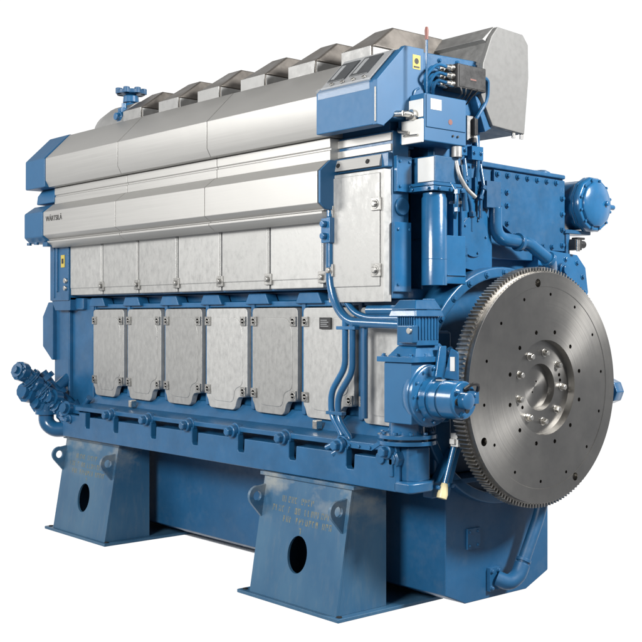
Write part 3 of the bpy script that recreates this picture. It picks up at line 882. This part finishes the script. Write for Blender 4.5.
# junction box with connectors and cables
m = MB(); m.box(.22, .34, .605, .845, 2.995, 3.135)
jb = m.build("junction_box", 'black', E, .006)
m = MB(); m.box(.3405, .343, .615, .835, 3.005, 3.125); m.box(.343, .3445, .70, .76, 3.045, 3.065); m.build("box_lid", 'black', jb, .002)
m = MB(); m.box(.3446, .3452, .705, .755, 3.05, 3.058); m.build("lid_print", 'red', jb, 0)
m = MB()
for z in (3.02, 3.065, 3.11):
    for x in (.25, .305): m.lathe((x, .605, z), (0, -1, 0), [(0, .02), (.03, .02), (.03, .014), (.06, .014)], 12)
m.build("cable_connector", 'steel', jb, .002)
m = MB(); m.lathe((.28, .845, 3.10), (0, 1, 0), [(0, .014), (.05, .014)], 10); m.lathe((.28, .845, 3.02), (0, 1, 0), [(0, .014), (.04, .014)], 10); m.build("cable_gland", 'steel', jb, 0)
for i, (z, yy, zz) in enumerate(((3.11, .44, 2.98), (3.065, .47, 2.96), (3.02, .50, 2.95))):
    for j, x in enumerate((.25, .305)):
        m = MB(); m.tube([(x, .55, z), (x - .01, .50 - .02 * j, z + .01), (x - .03, yy - .03 * j, (z + zz) / 2), (.225, yy + .02, zz), (.21, yy + .03, zz - .02)], .009, 8, .05); m.build("cable", 'gloss', E, 0)
m = MB(); m.tube([(.28, .89, 3.10), (.28, .93, 3.09), (.27, .94, 2.98), (.25, .86, 2.86), (.24, .85, 2.84)], .012, 8, .06)
m.build("cable", 'gloss', E, 0)
m = MB(); m.tube([(.232, .40, 2.98), (.235, .36, 2.96), (.235, .355, 2.90)], .007, 8); m.build("thin_cable", 'blue', E, 0)
for k in range(4):
    m = MB(); o_ = .012 * k
    m.tube([(.345, .62 + .05 * k, 3.0), (.35 - o_, .63 + .04 * k, 2.965), (.30 - o_, .66 + .03 * k, 2.955 - o_), (.225, .70 + .03 * k, 2.95)], .0045, 6, .03); m.build("thin_wire", 'black', E, 0)
for k in range(3):
    m = MB(); m.tube([(.232, .70 + .02 * k, 2.64), (.246, .705 + .02 * k, 2.5), (.238, .69 + .022 * k, 2.36), (.235, .72 + .02 * k, 2.2)], .005, 6, .06); m.build("thin_wire", 'black', E, 0)
# lifting lever
m = MB(); m.prism([(.349, 2.93), (.356, 2.93), (.359, 3.26), (.348, 3.26)], 'x', .332, .343)
lv = m.build("control_lever", 'gloss', E, .002)
m = MB(); m.lathe((.3375, .3535, 3.225), (0, 0, 1), [(0, .009), (.05, .012), (.07, .008)], 12); m.build("lever_grip", 'red', lv, 0)

# --- pump group low on the near corner
m = MB(); m.box(.24, .45, .12, .42, 1.125, 1.455); m.lathe((.235, .25, 1.27), (-1, 0, 0), [(0, .02), (.02, .02)], 8)
pb = m.build("pump_body", 'sheet', E, .018, 3)
m = MB(); m.box(.205, .47, .10, .44, 1.456, 1.485)
for x in (.23, .33, .43): m.bolt((x, .13, 1.485), (0, 0, 1), .012, .014)
for y in (.22, .33, .42): m.bolt((.45, y, 1.485), (0, 0, 1), .012, .014)
m.hexa([(.25, .14, 1.485), (.46, .14, 1.485), (.46, .42, 1.485), (.25, .42, 1.485), (.31, .18, 1.555), (.43, .18, 1.555), (.43, .36, 1.555), (.31, .36, 1.555)])
m.build("pump_flange", 'gloss', pb, .006)
m = MB(); m.box(.31, .46, .15, .32, 1.545, 1.70)
for k in range(9):
    y = .16 + k * .024; m.box(.302, .467, y, y + .009, 1.575, 1.70) if y < .31 else None
for k in range(8): m.box(.325 + k * .017, .333 + k * .017, .138, .15, 1.62, 1.70)
mo = m.build("pump_motor", 'gloss', E, .004)
m = MB(); m.hexa([(.275, .12, 1.70), (.48, .12, 1.70), (.48, .345, 1.70), (.275, .345, 1.70), (.285, .13, 1.735), (.47, .13, 1.735), (.47, .335, 1.735), (.285, .335, 1.735)])
m.hexa([(.285, .13, 1.738), (.47, .13, 1.738), (.47, .335, 1.738), (.285, .335, 1.738), (.32, .16, 1.79), (.445, .16, 1.79), (.445, .31, 1.79), (.32, .31, 1.79)])
m.build("motor_cap", 'gloss', mo, .005)
m = MB(); m.box(.355, .475, .105, .149, 1.56, 1.655); m.build("terminal_box", 'gloss', mo, .008)
m = MB(); m.lathe((.455, .104, 1.625), (0, -1, 0), [(0, .016), (.012, .016)], 10); m.build("terminal_knob", 'steel', mo, 0)
# starter
sy, sz = .262, 1.262
m = MB(); m.lathe((.45, sy, sz + .015), (1, 0, 0), [(-.09, .12), (-.06, .155), (-.02, .172), (.0, .172), (.004, .164), (.02, .164), (.024, .158)], 40); m.tube([(.47, sy + .12, sz + .14), (.50, sy + .16, sz + .20), (.44, sy + .16, sz + .26)], .022, 12)
for k in range(12):
    a = 2 * math.pi * k / 12; m.bolt((.474, sy + .145 * math.cos(a), sz + .015 + .145 * math.sin(a)), (1, 0, 0), .009, .01, False)
m.build("starter_flange", 'gloss', E, .003)
m = MB(); m.lathe((.476, sy, sz), (1, 0, 0), [(0, .122), (.02, .115), (.04, .115), (.04, .102), (.10, .102), (.10, .095), (.112, .095), (.112, .102), (.21, .102), (.22, .094)], 36)
st = m.build("starter_motor", 'gloss', E, .002)
m = MB(); m.lathe((.696, sy - .01, sz + .0), (1, 0, 0), [(-.01, .045), (.04, .045), (.045, .035)], 20)
for k in range(3):
    a = R(20 + 120 * k); m.bolt((.697, sy + .075 * math.cos(a), sz + .075 * math.sin(a)), (1, 0, 0), .012, .016)
m.box(.69, .71, sy + .02, sy + .10, sz - .02, sz + .05)
m.build("starter_end_cover", 'gloss', st, .003)
m = MB(); m.tube([(.70, sy + .0, sz + .06), (.735, sy + .02, sz + .09), (.735, sy + .07, sz + .085), (.71, sy + .09, sz + .05)], .010, 8); m.build("starter_cable", 'black', E, 0)
m = MB(); m.prism([(sy - .0, sz + .09), (sy + .08, sz + .09), (sy + .09, sz + .28), (sy + .04, sz + .28)], 'x', .47, .49)
m.prism([(.53, sz + .11), (.63, sz + .10), (.63, sz + .25), (.58, sz + .27)], 'y', sy + .02, sy + .035)
m.build("gear_guard", 'gloss', E, .005)
m = MB(); m.box(.585, .615, sy + .012, sy + .019, sz + .15, sz + .225); m.build("guard_label", 'white', E, 0)
m = MB(); m.box(.53, .57, sy - .04, sy - .0, sz + .098, sz + .105); m.build("starter_label", 'bezel', E, 0)
m = MB(); m.lathe((.585, sy, sz), (1, 0, 0), [(-.004, .0965), (.006, .0965)], 36); m.build("starter_band", 'black', st, 0)
for k in range(3):
    a = R(75 + 110 * k); m = MB(); m.lathe((.694, sy + .055 * math.cos(a), sz + .055 * math.sin(a)), (1, 0, 0), [(0, .018), (.004, .018)], 14); m.build("cover_opening", 'dark', st, 0)
# flange and valve beneath
m = MB(); m.lathe((.26, .28, 1.00), (0, 0, 1), [(0, .165), (.022, .165), (.022, .12), (.035, .12), (.035, .165), (.055, .165)], 32)
for k in range(10):
    a = 2 * math.pi * k / 10; m.bolt((.26 + .14 * math.cos(a), .28 + .14 * math.sin(a), 1.055), (0, 0, 1), .013, .014, False)
m.lathe((.26, .28, 1.05), (0, 0, 1), [(0, .10), (.09, .10)], 24)
m.build("suction_flange", 'gloss', E, .004)
m = MB(); m.lathe((.19, .19, .925), (0, -1, 0), [(-.05, .045), (.03, .045), (.03, .035), (.055, .035)], 8, .2); m.lathe((.27, .19, .925), (0, -1, 0), [(-.02, .05), (.035, .05), (.04, .035), (.05, .035)], 8)
m.box(.255, .285, .14, .2, .83, .93)
m.build("drain_valve", 'gloss', E, .006)
# strut with white clevis and cream end
m = MB(); m.tube([(.42, .485, .985), (.42, .405, .765)], .016, 12)
ro = m.build("strut_rod", 'gloss', E, 0)
m = MB(); m.box(.42, .475, .455, .505, .985, 1.06); m.box(.43, .465, .435, .46, 1.0, 1.03); m.build("strut_clevis", 'white', ro, .004)
m = MB(); m.lathe((.42, .412, .785), (0, -.34, -.94), [(0, .018), (.06, .030), (.085, .028)], 14); m.build("strut_end", 'cream', ro, .002)
m = MB(); m.prism([(.36, .70), (.50, .70), (.60, .96), (.56, .96), (.42, .79), (.36, .79)], 'x', .30, .37); m.lathe((.37, .48, .765), (1, 0, 0), [(0, .012), (.05, .012)], 10); m.lathe((.37, .37, .765), (1, 0, 0), [(0, .012), (.05, .012)], 10)
m.build("strut_bracket", 'blue', E, .006)

# --- pipes on the near side
m = MB(); m.tube([(-.305, .21, 2.16), (-.305, .21, 1.88), (-.24, .21, 1.745), (-.14, .21, 1.668), (.30, .22, 1.655)], .027, 16, .10); m.build("oil_pipe", 'gloss', E, 0)
m = MB(); m.tube([(-.22, .25, 1.80), (-.14, .25, 1.72), (-.02, .25, 1.69), (.30, .26, 1.69)], .020, 14, .08); m.build("oil_pipe", 'gloss', E, 0)
m = MB(); m.tube([(-.02, .25, 1.735), (.30, .27, 1.735)], .030, 14); m.build("oil_pipe", 'gloss', E, 0)
m = MB(); m.tube([(-.163, .20, 1.68), (-.163, .20, 1.41), (-.285, .20, 1.26), (-.285, .20, 1.13), (-.17, .20, .995), (-.29, .17, .935)], .019, 14, .05); m.build("drain_line", 'gloss', E, 0)
m = MB(); m.tube([(-.10, .20, 1.66), (-.10, .20, 1.385), (-.225, .20, 1.235), (-.225, .20, 1.11), (-.10, .20, .98), (-.22, .16, .905)], .019, 14, .05); m.build("drain_line", 'gloss', E, 0)
for q in ((-.22, -.06, 1.625), (-.31, -.17, 1.13)):
    m = MB(); m.box(q[0], q[1], .178, .215, q[2], q[2] + .02); m.build("pipe_clip", 'blue', E, .003)
m = MB(); m.tube([(-.045, .24, 1.66), (-.045, .24, 1.12)], .022, 12); m.build("riser_pipe", 'sump', E, 0)
m = MB(); m.prism([(-.18, 1.02), (-.06, .985), (.10, .985), (.20, 1.03), (.20, 1.01), (.10, .955), (-.06, .955), (-.20, .985)], 'y', .16, .20)
for x in (-.08, .0, .09): m.bolt((x, .16, .97), (0, -1, 0), .010, .008, False)
m.build("pipe_bracket", 'blue', E, .004)

# --- valve manifold at the far corner
m = MB()
chain = [(-3.72, -.06, 1.25), (-3.70, .04, 1.15), (-3.66, .12, 1.06), (-3.60, .20, .97), (-3.50, .24, .90), (-3.40, .26, .86)]
m.tube(chain, .062, 16, .04)
m.tube([(-3.74, -.02, 1.12), (-3.72, .04, 1.05), (-3.70, .10, 1.0)], .05, 14)
m.tube([(-3.70, .30, .98), (-3.70, .30, .80), (-3.62, .30, .76)], .06, 16, .08)
m.tube([(-3.45, .26, .90), (-3.36, .27, .98), (-3.26, .27, 1.06)], .026, 12)
m.tube([(-3.75, .50, 1.25), (-3.72, .36, 1.22), (-3.70, .22, 1.12)], .045, 14)
dirs = (Vector(chain[4]) - Vector(chain[0])).normalized()
for i, p in enumerate(chain[:-1]):
    q = (Vector(p) + Vector(chain[i + 1])) / 2; dd = (Vector(chain[i + 1]) - Vector(p)).normalized()
    m.lathe(q, dd, [(-.014, .092), (-.002, .092)], 20); m.lathe(q, dd, [(.002, .092), (.014, .092)], 20)
    n_, u_, v_ = axes(dd)
    for k in range(6):
        a = k * math.pi / 3 + .4; c_ = q + (u_ * math.cos(a) + v_ * math.sin(a)) * .075
        m.lathe(c_ - dd * .03, dd, [(0, .011), (.06, .011)], 6)
    m.lathe(Vector(p), (0.25, -.9, .3), [(0, .078), (.06, .078), (.065, .06), (.085, .06), (.085, .03), (.11, .03)], 10)
    for k in range(4):
        a = k * 1.57 + .3; nn, uu, v2 = axes((.25, -.9, .3)); m.lathe(Vector(p) + (uu * math.cos(a) + v2 * math.sin(a)) * .062 + nn * .06, nn, [(0, .010), (.018, .010)], 6)
m.lathe((-3.74, .0, 1.09), (.2, -.9, .2), [(-.02, .09), (.05, .09), (.05, .06), (.09, .06)], 10)
m.lathe((-3.70, .09, 1.0), (.2, -.9, .2), [(-.02, .085), (.05, .085), (.05, .055), (.09, .055)], 10)
m.lathe((-3.60, .16, 1.04), (.2, -.9, .2), [(-.02, .07), (.05, .07), (.05, .045), (.09, .045)], 10)
m.lathe((-3.45, .20, .96), (.2, -.9, .2), [(-.02, .06), (.05, .06), (.05, .04), (.08, .04)], 10)
m.tube([(-3.76, .10, 1.24), (-3.72, .17, 1.12), (-3.66, .26, 1.02), (-3.56, .30, .93)], .055, 16, .05)
for p in ((-3.74, .13, 1.19), (-3.69, .22, 1.06), (-3.60, .29, .96)): m.lathe(p, (.35, .55, -.75), [(-.02, .085), (.02, .085)], 18)
m.tube([(-3.66, .10, 1.0), (-3.66, .10, .84), (-3.60, .14, .79), (-3.48, .24, .80)], .062, 16, .08); m.lathe((-3.66, .10, .93), (0, 0, 1), [(-.016, .088), (.016, .088)], 20)
m.build("valve_manifold", 'gloss', E, .003)
m = MB(); m.box(-3.42, -3.30, .20, .42, .93, 1.0); m.prism([(-3.44, .84), (-3.17, .84), (-3.17, .96), (-3.22, .96), (-3.22, .87), (-3.44, .87)], 'y', .19, .26)
m.lathe((-3.36, .19, .89), (0, -1, 0), [(0, .035), (.05, .035), (.05, .02), (.08, .02)], 12)
m.build("manifold_bracket", 'blue', E, .005)

# --- flywheel
FX = .62
m = MB()
prof = [(-.13, .62), (-.02, .655), (0, .66 - .006), (0.0, .655)]
m.lathe((FX, YC, ZC), (1, 0, 0), [(-.13, .0001), (-.13, .60), (-.125, .66), (-.001, .66), (0, .6585), (0, .578), (-.003, .5755), (-.003, .272), (-.045, .266), (-.045, .135), (-.085, .128), (-.085, .0)], 160)
fw = m.build("flywheel", 'fly', E, 0, ang=30)
# drilled holes cut for real
cut = MB()


def hole(rad, ang, r, depth=.035, x=0.0):
    a = R(ang); cut.lathe((FX + x + .01, YC + rad * math.cos(a), ZC + rad * math.sin(a)), (-1, 0, 0), [(0, r), (.01 + depth, r)], 14)


for k in range(12): hole(.325, 15 + 30 * k, .0125)
for k in range(14): hole(.535, 8 + 360 / 14 * k, .0095)
for a in (97, -23 + 360 - 40, 207): hole(.60, a, .024, .05)
for a in (20, -10 + 20, 200, 215): hole(.19, a, .011, .03, -.045)
for a in (60, 240): hole(.035, a, .006, .02, -.085)
co = cut.build("cutter", 'fly', None, 0)
bm_ = fw.modifiers.new("holes", 'BOOLEAN'); bm_.operation = 'DIFFERENCE'; bm_.object = co; bm_.solver = 'EXACT'
bpy.context.view_layer.update()
me = bpy.data.meshes.new_from_object(fw.evaluated_get(bpy.context.evaluated_depsgraph_get()))
fw.modifiers.clear(); fw.data = me; me.set_sharp_from_angle(angle=R(30))
bpy.data.objects.remove(co)
bt = MB(); bt.lathe((FX - .045, YC, ZC + .2), (1, 0, 0), [(0, .024), (.004, .024)], 20); bt.lathe((FX - .041, YC, ZC + .2), (1, 0, 0), [(0, .019), (.022, .019), (.028, .014)], 6)
b0 = None
for k in range(9):
    a = R(78 + 40 * k); p = Vector((FX - .045, YC + .2 * math.cos(a), ZC + .2 * math.sin(a)))
    if b0 is None:
        b0 = bt.build("flywheel_bolt", 'steel', fw, .002)
        ofs = ORG[b0] - Vector((FX - .045, YC, ZC + .2)); b0.location = p + ofs - ORG[fw]; ORG[b0] = p + ofs
    else:
        c = b0.copy(); S.collection.objects.link(c); c.location = p + ofs - ORG[fw]; c.rotation_euler = (k * .4, 0, 0)
# toothed ring
m = MB(); NT = 164; x0, x1 = .518, .590
m.lathe((x0, YC, ZC), (1, 0, 0), [(0, .60), (0, .668), (x1 - x0, .668), (x1 - x0, .60)], 150, ring=True)
for k in range(NT):
    a = 2 * math.pi * k / NT
    def P(r, da, x): return (x, YC + r * math.cos(a + da), ZC + r * math.sin(a + da))
    m.hexa([P(.664, -.0098, x0), P(.664, .0098, x0), P(.664, .0098, x1), P(.664, -.0098, x1), P(.690, -.0052, x0), P(.690, .0052, x0), P(.690, .0052, x1), P(.690, -.0052, x1)])
m.build("ring_gear", 'gear', fw, 0)
